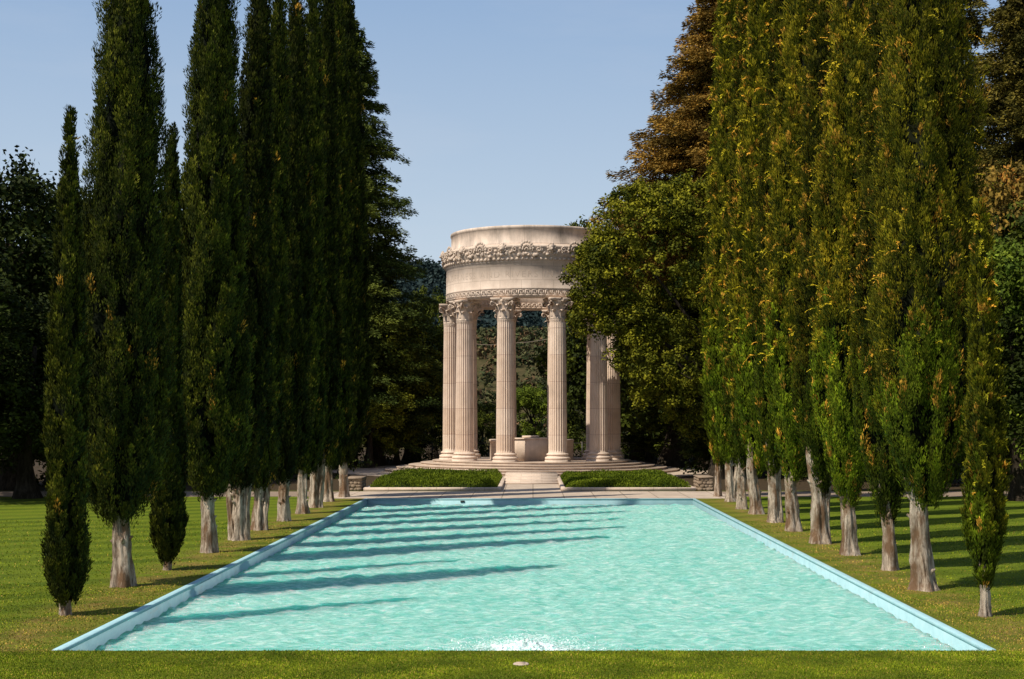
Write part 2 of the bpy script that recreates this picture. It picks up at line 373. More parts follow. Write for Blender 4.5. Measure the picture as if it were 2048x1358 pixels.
# ------------------------------------------------------------ temple
temple=empty("temple",(TX,TY,0),"round pale stone temple with ten fluted Corinthian columns","temple")
PZ=.8
radii=[7.4,8.3,9.2,10.1,11.0]
b=B(); prof=[]
for k,rd in enumerate(reversed(radii)):
    zz=.16*(k+1); prof+= [(rd,zz-.16 if k else 0.0),(rd,zz-.04),(rd+.05,zz-.038),(rd+.05,zz-.004),(rd+.045,zz)]
prof+=[(0,PZ)]
lathe(b,prof,160); obj("stepped_platform",b.mesh("stepped_platform",M_step),temple)
b=B()
for k,yy in enumerate((84.6,86.6,88.8,91.4)):
    b.box(-1.68,1.68,yy-TY,-(10.9),.0+.002*k,.075*(k+1))
obj("entrance_steps",b.mesh("entrance_steps",M_step),temple)

def column_meshes():
    b=B()
    def torus(rc,zc,rr,n=9): return [(rc+rr*math.cos(t),zc+rr*math.sin(t)) for t in np.linspace(-math.pi/2,math.pi/2,n)]
    pr=[(.93,0),(.93,.14)]+torus(.80,.26,.12)+[(.76,.40),(.73,.44),(.76,.48)]+torus(.74,.54,.07)+[(.70,.62),(.66,.68)]
    lathe(b,pr,64); base=b.mesh("base",M_stone)
    b=B(); z0,z1=.6,10.15; nf=24; per=8
    A=np.linspace(0,2*math.pi,nf*per+1)
    ph=(A*nf/(2*math.pi))%1
    fl=np.where((ph>.12)&(ph<.88),np.sin((ph-.12)/.76*math.pi)**.6,0)
    V=[];zs=np.concatenate([[z0,z0+.12,z0+.2,z0+.3],np.linspace(z0+.4,z1-.4,16),[z1-.25,z1-.15,z1-.05,z1]])
    for z in zs:
        t=(z-z0)/(z1-z0); R=.665-.09*t**1.4
        k=1.0
        if z<z0+.15 or z>z1-.1: k=0
        if z<z0+.05: R+=.04
        if z>z1-.07: R+=.03
        rr=R*(1-k*.10*fl)
        V.append(np.stack([rr*np.sin(A),-rr*np.cos(A),np.full_like(A,z)],1))
    n=len(A); V=np.concatenate(V)
    i=(np.arange(len(zs)-1)[:,None]*n+np.arange(n-1)[None,:]).ravel()
    b.add(V,np.stack([i,i+1,i+n+1,i+n],1)); shaft=b.mesh("shaft",M_shaft)
    b=B(); c0=10.15
    lathe(b,[(.57,c0),(.62,c0+.04),(.57,c0+.08),(.56,c0+.6),(.62,c0+1.0),(.80,c0+1.28),(.80,c0+1.3)],32)
    def leaf(a,zb,h,r0,w,curl):
        rows=9; cols=5; V=[]
        for j in range(rows):
            t=j/(rows-1)
            rr=r0+.03+.10*t**2+curl*max(0,t-.62)*2.4; z=zb+h*(math.sin(min(t,.86)*math.pi/1.72)) - h*.9*max(0,t-.82)
            ww=w*(.85+.3*math.sin(t*math.pi))*(1-.75*max(0,t-.7)/.3)*(1-.22*(j%2))
            for c in range(cols):
                s=(c-(cols-1)/2)/((cols-1)/2)
                rad=rr-.05*abs(s)+.03*(1-abs(s))*(c!=2)
                aa=a+s*ww/rad
                V.append((rad*math.sin(aa),-rad*math.cos(aa),z))
        Q=[(j*cols+c,j*cols+c+1,(j+1)*cols+c+1,(j+1)*cols+c) for j in range(rows-1) for c in range(cols-1)]
        b.add(V,Q)
    for k in range(8): leaf(k*math.pi/4,c0+.06,.62,.58,.19,.26)
    for k in range(8): leaf(k*math.pi/4+math.pi/8,c0+.22,.86,.58,.19,.30)
    for k in range(4):
        a=math.pi/4+k*math.pi/2; dx,dy=math.sin(a),-math.cos(a)
        for sgn in (-1,1):
            P=[];R=[]
            for t in np.linspace(0,1,8):
                rad=.62+.42*t**1.5; P.append((rad*dx+sgn*(1-t)*.22*-dy,rad*dy+sgn*(1-t)*.22*dx,c0+.72+.52*math.sin(t*1.45))); R.append(.05+.02*t)
            for t in np.linspace(.1,1,12):
                th=t*2.6*math.pi; q=.17*(1-.72*t); cxr=1.04
                P.append(((cxr+q*math.sin(th))*dx,(cxr+q*math.sin(th))*dy,c0+1.07+q*math.cos(th))); R.append(.065*(1-.4*t))
            tube(b,P,R,6)
        a2=k*math.pi/2
        for e in range(6):
            th=e*math.pi/3; ox=.09*math.cos(th); oz=.09*math.sin(th)
            X0=np.array([[0,0,0],[ox-.05*math.sin(th),0.05,oz+.05*math.cos(th)],[ox*1.9,.10,oz*1.9],[ox+.05*math.sin(th),.05,oz-.05*math.cos(th)]])
            rad=.86+X0[:,1]; V=np.stack([rad*math.sin(a2)+X0[:,0]*math.cos(a2),-rad*math.cos(a2)+X0[:,0]*math.sin(a2),c0+1.38+X0[:,2]],1)
            b.add(V,[(0,1,2,3)])
    ring=[]
    for k in range(4):
        for t in np.linspace(0,1,9):
            a=-math.pi/4+k*math.pi/2; a_=a+math.pi/2
            p0=np.array([math.sin(a),-math.cos(a)])*1.22; p1=np.array([math.sin(a_),-math.cos(a_)])*1.22
            tt=.05+.9*t; p=p0*(1-tt)+p1*tt; p=p*(1-.10*math.sin(t*math.pi)); ring.append(p)
    n=len(ring); rg=np.array(ring)
    lv=[(.96,c0+1.3),(.97,c0+1.36),(1.0,c0+1.40),(1.02,c0+1.5)]
    V=np.concatenate([np.column_stack([rg*s,np.full(n,z)]) for s,z in lv]+[[[0,0,c0+1.3],[0,0,c0+1.5]]])
    Q=[(l*n+j,l*n+(j+1)%n,(l+1)*n+(j+1)%n,(l+1)*n+j) for l in range(3) for j in range(n)]
    T=[(j,4*n,(j+1)%n) for j in range(n)]+[(3*n+j,3*n+(j+1)%n,4*n+1) for j in range(n)]
    b.add(V,Q,T); cap=b.mesh("capital",M_orn)
    return base,shaft,cap
base,shaft,cap=column_meshes()
for k in range(10):
    a=math.radians(18+36*k); R=6.03
    c=bpy.data.objects.new("column",None); link(c); c.parent=temple; c.location=(R*math.sin(a),-R*math.cos(a),PZ); c.rotation_euler=(0,0,a)
    for nm,me in (("base",base),("shaft",shaft),("capital",cap)):
        obj(nm,me,c)
b=B()
lathe(b,[(5.65,13.6),(5.65,12.46),(6.36,12.46),(6.36,12.56),(6.42,12.58),(6.42,13.06),(6.45,13.08),(6.45,13.16),(6.42,13.20),(6.40,14.95),(6.48,15.0),(6.48,15.06)],180)
obj("frieze",b.mesh("frieze",M_frieze),temple)
b=B(); lathe(b,[(5.65,17.6),(5.65,13.6)],120); obj("inner_wall",b.mesh("inner_wall",M_frieze),temple)
b=B()
def arcbox(b,a0,a1,z0,z1,r0,r1):
    V=[(r*math.sin(a),-r*math.cos(a),z) for z in (z0,z1) for r in (r0,r1) for a in (a0,a1)]
    b.add(V,[(0,1,3,2),(4,6,7,5),(2,3,7,6),(0,4,5,1),(0,2,6,4),(1,5,7,3)])
nk=84
for side,(ra,rb) in enumerate(((6.41,6.422),(5.63,5.655))):
  for k in range(nk):
    A0=k*2*math.pi/nk; U=2*math.pi/nk
    def bx(u0,u1,v0,v1): arcbox(b,A0+u0*U,A0+u1*U,12.62+.40*v0,12.62+.40*v1,ra,rb+.004)
    t=.13
    bx(0,.14,0,1-t); bx(0,.86,1-t,1); bx(.72,.86,.28,1-t); bx(.32,.72,.28,.28+t); bx(.32,.46,.28+t,.62); bx(.14,1.0,0,t)
obj("greek_key_band",b.mesh("greek_key_band",M_stone),temple)
def text_mesh(s,align,size=.68):
    cu=bpy.data.curves.new("t",'FONT'); cu.body=s; cu.size=size; cu.align_x=align; cu.extrude=.006; cu.space_character=1.2; cu.space_word=1.2; cu.offset=-.008
    cu.resolution_u=3
    o=bpy.data.objects.new("t",cu); link(o); bpy.context.view_layer.update()
    me=bpy.data.meshes.new_from_object(o.evaluated_get(bpy.context.evaluated_depsgraph_get()))
    bpy.data.objects.remove(o); return me
b=B()
for s,al,a0 in (("AND RIVERS IN THE DESERT TO GIVE DRINK TO MY PEOPLE",'LEFT',-35),("I GIVE WATERS IN THE WILDERNESS",'RIGHT',-38.5)):
    me=text_mesh(s,al); R=6.411
    V=np.array([v.co[:] for v in me.vertices]); ph=V[:,0]/R+math.radians(a0); rr=R+V[:,2]
    V2=np.stack([rr*np.sin(ph),-rr*np.cos(ph),13.9+V[:,1]],1)
    q=[list(p.vertices) for p in me.polygons if len(p.vertices)==4]; t=[list(p.vertices) for p in me.polygons if len(p.vertices)==3]
    b.add(V2,q,t); bpy.data.meshes.remove(me)
obj("inscription",b.mesh("inscription",M_letter),temple)  # raised letters; their darker tone stands in for shade in engraved cuts
b=B()
lathe(b,[(6.48,15.06),(6.54,15.12),(6.54,15.28),(6.62,15.38),(6.68,15.55),(6.70,15.95),(6.76,16.0),(6.76,16.12),(6.5,16.2),(6.2,16.3),(5.9,16.32)],180)
r=np.random.default_rng(2)
def blob(b,c,rx,rz,ry,seed=0,n=8):
    V=[];
    for j in range(1,n):
        th=j/n*math.pi
        for i in range(10):
            ph=i/10*2*math.pi; V.append((math.sin(th)*math.cos(ph),math.sin(th)*math.sin(ph),math.cos(th)))
    V=np.array(V); V=np.vstack([V,[[0,0,1],[0,0,-1]]]); V*=1+r.normal(0,.07,(len(V),1))
    V=V*np.array([rx,ry,rz])
    Q=[((j*10+i),(j*10+(i+1)%10),((j+1)*10+(i+1)%10),((j+1)*10+i)) for j in range(n-2) for i in range(10)]
    T=[(i,len(V)-2,(i+1)%10) for i in range(10)]+[((n-2)*10+i,(n-2)*10+(i+1)%10,len(V)-1) for i in range(10)]
    a,R,z=c
    X=V[:,0]*math.cos(a)+(R+V[:,1])*math.sin(a); Y=V[:,0]*math.sin(a)-(R+V[:,1])*math.cos(a)
    b.add(np.stack([X,Y,z+V[:,2]],1),Q,T)
obj("cornice",b.mesh("cornice",M_orn),temple)
b=B()
for k in range(120): blob(b,(k*2*math.pi/120,6.58,15.2),.12,.10,.05,n=5)
for k in range(230): blob(b,(k*2*math.pi/230+r.normal(0,.006),6.70+r.uniform(-.02,.02),15.50+r.uniform(-.12,.30)),r.uniform(.08,.15),r.uniform(.08,.16),.07,n=5)
for k in range(12):
    a=k*math.pi/6+math.radians(-3)
    for q in range(-4,5):
        th=q*math.radians(19); L=.60*(1-.05*abs(q))
        pts=[(math.sin(th)*L*s,math.cos(th)*L*s) for s in (.25,.6,1.0)]
        for (u,vv),sz in zip(pts,(.05,.075,.10)):
            blob(b,(a+u/6.77,6.77,15.78+vv),sz,sz*1.1,.05,n=5)
    a2=a+math.pi/12
    blob(b,(a2,6.78,15.96),.22,.26,.15,n=8); blob(b,(a2,6.91,15.86),.11,.10,.11,n=6)
    for q in range(10):
        th=q/10*2*math.pi; blob(b,(a2+.26*math.cos(th)/6.77,6.75,15.96+.28*math.sin(th)),.09,.1,.07,n=5)
    for sg in (-1,1):
        P=[];Rr=[]
        for t in np.linspace(0,1,16):
            th=t*2.4*math.pi; q=.20*(1-.7*t); u=a+sg*(.85/6.77)+sg*q*math.sin(th)/6.77
            z=15.85+q*math.cos(th); P.append((6.77*math.sin(u),-6.77*math.cos(u),z)); Rr.append(.045)
        tube(b,P,Rr,5)
obj("cornice_ornament",b.mesh("cornice_ornament",M_orn),temple)
b=B(); lathe(b,[(6.10,16.3),(6.10,16.42),(6.04,16.46),(6.04,17.40),(6.10,17.44),(6.10,17.60),(6.06,17.64),(5.65,17.62)],180)
obj("attic_ring",b.mesh("attic_ring",M_attic),temple)
wl=bpy.data.objects.new("well",None); link(wl); wl.parent=temple; wl.location=(0,0,PZ)
b=B()
for a0,a1 in ((math.radians(24),math.radians(156)),(math.radians(204),math.radians(336))):
    lathe(b,[(2.75,0),(2.75,1.38),(2.70,1.40),(2.70,1.52),(3.40,1.52),(3.40,1.40),(3.35,1.38),(3.35,0)],3,a0,a1)
    for aa in (a0,a1):
        V=[(rr*math.sin(aa),-rr*math.cos(aa),z) for rr,z in ((2.75,0),(3.35,0),(3.35,1.51),(2.75,1.51))]; b.add(V,[(0,1,2,3)])
obj("parapet",b.mesh("parapet",M_frieze),wl)
b=B(); bevbox(b,-1.25,1.2,-3.9,-2.6,0,1.58,.02); bevbox(b,-1.3,1.25,-3.95,-2.55,1.582,1.68,.02); bevbox(b,-.7,.55,-3.6,-2.9,1.682,1.84,.02)
obj("pedestal",b.mesh("pedestal",M_stone),wl)

# ------------------------------------------------------------ trees
def trunk_mesh(name,H,r0,seed,lean=(0,0),fork=0,mat=M_bark,sides=32,flare=.5,top=.62):
    rg=np.random.default_rng(seed); b=B()
    def one(p0,le,rad,h,fl):
        n=22; P=[];R=[]; w1,w2=rg.uniform(0,6,2)
        for k in range(n):
            t=k/(n-1); P.append((p0[0]+le[0]*t+.07*math.sin(t*6+w1)*t,p0[1]+le[1]*t+.05*math.sin(t*5+w2)*t,-.12+h*t))
            R.append(rad*(1-(1-top)*t+fl*math.exp(-t*h*4.5)))
        p1,p2,p3=rg.uniform(0,6,3)
        def rm(a,k): return 1+.15*np.sin(a*4+p1+k*.16)+.11*np.sin(a*7+p2-k*.22)+.06*np.sin(a*13+p3+k*.1)+.06*np.sin(k*1.1+p1)+rg.normal(0,.035,len(a))
        tube(b,P,R,sides,rm)
    one((0,0),lean,r0,H,flare)
    for f in range(fork):
        a=rg.uniform(-.3,.3)+(math.pi if f%2 else 0); one((.9*r0*math.cos(a),.1*math.sin(a)),(lean[0]+.18*math.cos(a),lean[1]+.2*math.sin(a)),r0*.5,H*.9,.5)
    for f in range(5):
        a=rg.uniform(0,6.28); z=rg.uniform(.3,H*.7); dx,dy=math.cos(a),math.sin(a); q=r0*.85; lx=lean[0]*z/H
        tube(b,[(lx+dx*q*s,dy*q*s,z+.12*s) for s in (.5,.95,1.25,1.5)],[r0*.34,r0*.26,r0*.16,r0*.08],8)
    return b.mesh(name,mat,smooth=True)

def cypress_crown(h,z0,rmax,seed,style,off=(0,0),top_p=2.4,leaf=.12,small=False,tint=1.0,gold=.5):
    rg=np.random.default_rng(seed)
    H=h-z0
    ph=rg.uniform(0,6.28,14)
    def prof(t):
        lo=np.clip((t+.010)/(.16 if style=='R' else .085),0,1)**(.75 if style=='R' else .6)
        hi=np.clip(1-t**top_p,0,1)**.85
        return rmax*lo*hi*(1+.05*np.sin(t*9+ph[0])+.04*np.sin(t*23+ph[1])+.02*np.sin(t*51+ph[12]))
    nth=max(4,int(2*math.pi*rmax/.85))
    def crev(th,t):
        z=t*H
        a=np.sin(th*nth+2.0*np.sin(z*.8+ph[8])+ph[9]+z*.4); b_=np.sin(z*1.7+1.8*np.sin(th*3+ph[10])+ph[11])
        return np.clip(.80*a+.45*b_-.05,0,1)
    def lump(th,t):
        z=t*H
        return 1.02+.07*np.sin(th*3+z*.9+ph[2])+.06*np.sin(th*5-z*1.4+ph[3])+.04*np.sin(th*2+z*2.6+ph[4])-.36*crev(th,t)
    cxo=lambda t:(off[0]*t+.08*np.sin(t*4+ph[5])*rmax, off[1]*t+.08*np.sin(t*5+ph[6])*rmax)
    area=2*math.pi*rmax*.8*H
    # plumes: flame-shaped upward tufts made of fine sprigs
    nc=int(area*(40 if not small else 76))
    tt=rg.random(nc*4); th=rg.uniform(0,6.283,nc*4)
    keep=rg.random(nc*4)<(prof(tt)/rmax*.92+.08)*(1-.7*crev(th,tt)); tt=tt[keep][:nc]; th=th[keep][:nc]; nc=len(tt)
    low=(tt<(.22+.07*np.sin(th*2+ph[7])+rg.normal(0,.03,nc))) if style=='R' else np.zeros(nc,bool)
    depth=rg.random(nc)**.55
    rr=prof(tt)*lump(th,tt)*np.where(low,.84+.10*depth,.70+.24*depth)
    ox,oy=cxo(tt)
    PL=rg.uniform(.24,.58,nc)*(.55 if small else 1)*np.where(low,1.2,1.0); PR=PL*rg.uniform(.18,.28,nc)*np.where(low,.6,1)
    C=np.stack([ox+rr*np.cos(th),oy+rr*np.sin(th),z0+tt*H-PL*.45],1)
    out=np.stack([np.cos(th),np.sin(th),np.zeros(nc)],1)
    ax_=nrm(out*np.where(low,.10,rg.uniform(.02,.52 if style=='R' else .28,nc))[:,None]+np.array([0,0,1.0])+rg.normal(0,.12,(nc,3)))
    m_=int(np.clip(3.4/leaf,22,50))
    s=rg.random((nc,m_,1))**.85
    u=nrm(rg.normal(size=(nc,m_,3)))
    P=C[:,None,:]+ax_[:,None,:]*s*PL[:,None,None]+u*PR[:,None,None]*(np.sin(np.clip(s,0,1)*2.6+.45)*.9+.1)
    D=nrm(ax_[:,None,:]+u*.36+rg.normal(size=(nc,m_,3))*.14)
    P=P.reshape(-1,3);D=D.reshape(-1,3);k=len(P)
    L=rg.uniform(.7,1.5,k)*leaf*1.3; W=rg.uniform(.30,.56,k)*leaf
    outk=np.repeat(out[:,None,:],m_,1).reshape(-1,3)
    side=nrm(np.cross(D,outk+rg.normal(0,.5,(k,3))))
    V,Q=diamonds(P,D,L,W,rg,side=side)
    if style=='R':
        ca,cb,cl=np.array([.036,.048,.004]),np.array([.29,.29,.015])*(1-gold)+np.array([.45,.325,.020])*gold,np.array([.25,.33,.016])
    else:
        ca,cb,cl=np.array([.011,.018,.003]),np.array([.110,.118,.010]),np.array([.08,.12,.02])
    ca,cb,cl=ca*tint,cb*tint,cl*tint  # per-tree tint puts shading between neighbouring crowns into the leaf colour
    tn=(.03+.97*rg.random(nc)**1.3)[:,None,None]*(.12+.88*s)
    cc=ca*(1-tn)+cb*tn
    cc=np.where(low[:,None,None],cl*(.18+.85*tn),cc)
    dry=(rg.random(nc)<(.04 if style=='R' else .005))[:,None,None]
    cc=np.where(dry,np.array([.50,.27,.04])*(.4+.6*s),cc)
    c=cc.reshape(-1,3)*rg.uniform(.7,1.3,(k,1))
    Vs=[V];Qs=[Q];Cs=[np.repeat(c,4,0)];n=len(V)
    ns=int(area*(2.4 if style=='R' else .3)*(2 if small else 1))
    ts=rg.uniform(.20 if style=='R' else .06,.97,ns); a=rg.uniform(0,6.283,ns); seg=12
    R0=prof(ts)*lump(a,ts)*.90; ox,oy=cxo(ts)
    Ls=rg.uniform(.25,.70,ns)*(1.0 if style=='R' else .5)*(.5 if small else 1)
    o3=np.stack([np.cos(a),np.sin(a),np.zeros(ns)],1); tang=np.stack([-np.sin(a),np.cos(a),np.zeros(ns)],1)
    sway=rg.normal(0,.5,(ns,1)); droop=rg.uniform(.4,1.5,(ns,1)) if style=='R' else rg.uniform(0,.3,(ns,1))
    rise=rg.uniform(.6,1.2,(ns,1))
    base=np.stack([ox,oy,z0+ts*H],1)+o3*R0[:,None]
    colb=np.where((rg.random(ns)<(.25 if style=='R' else .03))[:,None],np.array([.56,.30,.035]),(ca*.1+cb*1.2))
    for q in range(seg):
        f=q/(seg-1)
        pt=base+Ls[:,None]*(o3*f*.8+tang*sway*f+np.array([0,0,1.0])*(rise*f-droop*f*f*.9))
        dr=nrm(o3*.6+tang*sway+np.array([0,0,1.0])*(rise-2*droop*f)*.8)
        for sgn in (-1,1):
            D=nrm(dr+sgn*.65*tang+rg.normal(0,.25,(ns,3)))
            V,Q=diamonds(pt,D,rg.uniform(.8,1.6,ns)*leaf*(1.2-.6*f),rg.uniform(.25,.42,ns)*leaf,rg)
            Vs.append(V);Qs.append(Q+n);n+=len(V);Cs.append(np.repeat(colb*rg.uniform(.7,1.3,(ns,1)),4,0))
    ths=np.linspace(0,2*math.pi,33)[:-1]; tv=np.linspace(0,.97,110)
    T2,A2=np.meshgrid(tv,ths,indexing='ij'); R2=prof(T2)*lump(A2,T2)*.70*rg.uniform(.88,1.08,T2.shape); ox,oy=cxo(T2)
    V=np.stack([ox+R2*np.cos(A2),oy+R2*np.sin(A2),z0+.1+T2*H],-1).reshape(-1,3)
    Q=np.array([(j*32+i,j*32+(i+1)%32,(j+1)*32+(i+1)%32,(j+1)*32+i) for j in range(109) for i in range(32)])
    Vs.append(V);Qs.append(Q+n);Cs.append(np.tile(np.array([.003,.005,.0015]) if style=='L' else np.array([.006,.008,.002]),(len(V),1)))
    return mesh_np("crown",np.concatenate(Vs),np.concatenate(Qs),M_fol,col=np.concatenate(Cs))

tot=0
def cypress(px,py,top,halfw_px,style,bottom_py,seed,label,r0=.24,fork=0,off=0,lean=0,top_p=2.4,x=None,d=None,tint=1.0,gold=.5):
    global tot
    d=d or CAMH*F/(py-VY); s=F/d
    X=gx(px,d) if x is None else x
    h=gz(top,d); z0=max(.25,(py-bottom_py)/s)
    e=empty("cypress_tree",(X,d,0),label,"tree","cypresses lining the pool")
    obj("trunk",trunk_mesh("trunk",z0+1.6,r0*(.84 if style=='L' else .74),seed+900,(lean,0),fork),e)
    small=halfw_px/s<.6
    leaf=float(np.clip(5.4/s,.058,.13))
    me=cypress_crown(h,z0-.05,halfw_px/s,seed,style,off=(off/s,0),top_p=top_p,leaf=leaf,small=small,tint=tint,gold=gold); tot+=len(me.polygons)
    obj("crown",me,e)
    return e
tall="tall dark columnar Italian cypress with bare trunk on lawn"
slim="slim young Italian cypress with foliage almost to the grass"
cypress(132,1230,225,42,'L',1205,1,slim,r0=.12,off=10,top_p=1.9)
cypress(245,1173,-190,92,'L',1035,2,tall,r0=.26,off=8,top_p=2.6,tint=1.05)
cypress(335,1140,245,32,'L',1118,3,slim,r0=.10,off=10,top_p=1.8,tint=.85)
cypress(418,1105,-170,72,'L',985,4,tall,r0=.23,off=20,top_p=2.6,tint=1.15)
cypress(478,1080,-110,50,'L',975,5,tall,r0=.27,fork=2,off=50,top_p=2.3,tint=.6)
cypress(518,1060,-60,45,'L',975,6,tall,r0=.25,fork=1,off=38,top_p=2.1,tint=1.0)
cypress(568,1042,-50,41,'L',960,7,tall,r0=.24,off=26,top_p=2.2,tint=.65)
cypress(605,1027,-60,38,'L',945,8,tall,r0=.27,off=24,top_p=2.2,tint=1.15)
cypress(630,1015,-40,36,'L',940,9,tall,r0=.28,fork=1,off=26,top_p=2.2,tint=.65)
cypress(657,1003,-50,38,'L',930,10,tall,r0=.27,off=20,top_p=2.2,tint=1.05)
cypress(688,994,-30,45,'L',925,11,tall,r0=.26,off=8,top_p=2.2,tint=.8)
rt="broad shaggy Italian cypress with olive sprays and thick pale trunk"
cypress(1970,1233,400,36,'R',1180,21,"slim young cypress with yellow-green foliage beside the pool",r0=.12,off=-6,top_p=1.8,gold=.2,tint=.75)
cypress(1850,1180,-330,106,'R',1010,22,rt,r0=.33,fork=0,off=0,top_p=3,lean=-.25,tint=.75,gold=.45)
cypress(1780,1140,-300,66,'R',1045,23,rt,r0=.24,off=5,top_p=3,lean=-.15,tint=.42,gold=.2)
cypress(1700,1110,-260,72,'R',1000,24,rt,r0=.28,off=25,top_p=3,lean=-.2,tint=1.0,gold=.8)
cypress(1640,1087,-230,50,'R',985,25,rt,r0=.32,fork=1,off=25,top_p=3,lean=-.2,tint=.45,gold=.3)
cypress(1588,1062,-210,55,'R',965,26,rt,r0=.30,off=22,top_p=3,lean=-.2,tint=1.0,gold=.7)
cypress(1550,1045,-180,42,'R',955,27,rt,r0=.28,fork=1,off=25,top_p=3,lean=-.2,tint=.42,gold=.2)
cypress(1513,1028,-160,50,'R',945,28,rt,r0=.3,off=22,top_p=3,lean=-.3,tint=.95,gold=.5)
cypress(1483,1018,-150,37,'R',938,29,rt,r0=.28,off=20,top_p=3,tint=.45,gold=.2)
cypress(1460,1003,-140,44,'R',925,30,rt,r0=.26,fork=1,off=12,top_p=3,tint=.9,gold=.4)
cypress(1436,993,-120,34,'R',932,31,rt,r0=.22,off=25,top_p=3,tint=.7,gold=.1)
print("cypress faces",tot)

def limbs(b,H,r0,seed,spread,nl=7,start=.25):
    rg=np.random.default_rng(seed)
    P=[(.25*math.sin(t*3+seed),.2*math.sin(t*4),-.2+H*.72*t) for t in np.linspace(0,1,10)]
    tube(b,P,[r0*(1.35*math.exp(-t*9)+1-.7*t) for t in np.linspace(0,1,10)],12)
    for k in range(nl):
        a=k*2.4+rg.uniform(-.3,.3); t0=rg.uniform(start,.7); z=H*.72*t0
        L=spread*rg.uniform(.6,.9); up=rg.uniform(.15,.45)*H
        Q=[];R=[]
        for t in np.linspace(0,1,8):
            Q.append((math.cos(a)*L*t+.25*math.sin(t*5+k),math.sin(a)*L*t+.25*math.sin(t*4+k),z+up*t**.8)); R.append(r0*.45*(1-.85*t))
        tube(b,Q,R,7)
        for s in range(3):
            t1=.45+.17*s; p=np.array(Q[int(t1*7)]); a3=a+rg.uniform(-1,1)
            W=[p+np.array([math.cos(a3),math.sin(a3),.5+.3*s])*L*.4*t for t in np.linspace(0,1,5)]
            tube(b,W,[r0*.16*(1-.8*t) for t in np.linspace(0,1,5)],5)
def leafcloud(ells,nclump,nleaf,csz,lsz,ca,cb,seed,accent=None,acc_p=.0,flat=.75):
    rg=np.random.default_rng(seed); w=np.array([e[6] for e in ells],float); w/=w.sum()
    ids=rg.choice(len(ells),nclump,p=w); E=np.array([e[:6] for e in ells])[ids]
    u=nrm(rg.normal(size=(nclump,3))); u[:,2]=np.where(u[:,2]<-.55,-u[:,2],u[:,2])
    rad=rg.uniform(.52,1.0,(nclump,1))**.55
    C=E[:,:3]+u*rad*E[:,3:]
    sz=csz*rg.uniform(.55,1.35,(nclump,1,1))
    v=nrm(rg.normal(size=(nclump,nleaf,3)))
    P=C[:,None,:]+v*sz*rg.random((nclump,nleaf,1))**.4*np.array([1,1,flat])
    vv=(v+rg.normal(0,.5,v.shape)+np.array([0,0,.35])).reshape(-1,3)
    P=P.reshape(-1,3);k=len(P)
    D=nrm(np.cross(vv,rg.normal(size=(k,3))))   # leaf lies tangent to the clump so clumps shade as masses
    side=nrm(np.cross(D,vv))
    V,Q=diamonds(P,D,lsz*rg.uniform(.6,1.4,k),lsz*rg.uniform(.5,.9,k),rg,side=side)
    t=rg.random((nclump,1)); cc=np.array(ca)*(1-t)+np.array(cb)*t
    if accent is not None: cc=np.where(rg.random((nclump,1))<acc_p,np.array(accent),cc)
    c=np.repeat(cc[:,None,:],nleaf,1).reshape(-1,3)*rg.uniform(.65,1.35,(k,1))
    return V,Q,np.repeat(c,4,0)
def broadleaf_data(seed,ca=(.017,.028,.004),cb=(.082,.100,.011),ells=None,accent=None,acc_p=0,n=380,leaf=.25):
    rg=np.random.default_rng(seed)
    if ells is None:
        ells=[(0,0,8.6,4.3,4.3,5.4,3)]
        for k in range(8):
            a=k*2.4+rg.uniform(-.4,.4); z=rg.uniform(4.0,12.5); q=rg.uniform(1.8,3.7)
            ells.append((q*math.cos(a),q*math.sin(a),z,rg.uniform(1.7,2.7),rg.uniform(1.7,2.7),rg.uniform(1.4,2.4),.8))
        ells.append((0,0,3.2,3.6,3.6,2.4,1.2))
    V,Q,C=leafcloud(ells,n,72,.80,leaf,ca,cb,seed,accent,acc_p)
    cr=mesh_np("crown",V,Q,M_fol,col=C)
    b=B(); limbs(b,15,.38,seed,4.2); tr=b.mesh("trunk",M_dark_bark,smooth=True)
    return tr,cr
bl=[broadleaf_data(50),broadleaf_data(51,ca=(.035,.047,.005),cb=(.13,.14,.012)),broadleaf_data(52,ca=(.011,.018,.003),cb=(.036,.050,.008),leaf=.22,n=420),
    broadleaf_data(53,ca=(.045,.075,.008),cb=(.15,.20,.02)),broadleaf_data(54,ca=(.08,.06,.012),cb=(.24,.15,.03),accent=(.32,.15,.03),acc_p=.2)]
def broad(px,top,d,v,wid=1.0,label="dense dark evergreen oak at the edge of the wood",seed=0,grp="woodland trees around the temple"):
    h=gz(top,d); s=h/15.2
    e=empty("oak_tree",(gx(px,d),d,0),label,"tree",grp)
    tr,cr=bl[v]
    obj("trunk",tr,e); obj("crown",cr,e)
    e.rotation_euler=(0,0,(px*1.7+d)%6.28); e.scale=(s*wid,s*wid,s)
L1="dense dark evergreen oak at the edge of the wood"
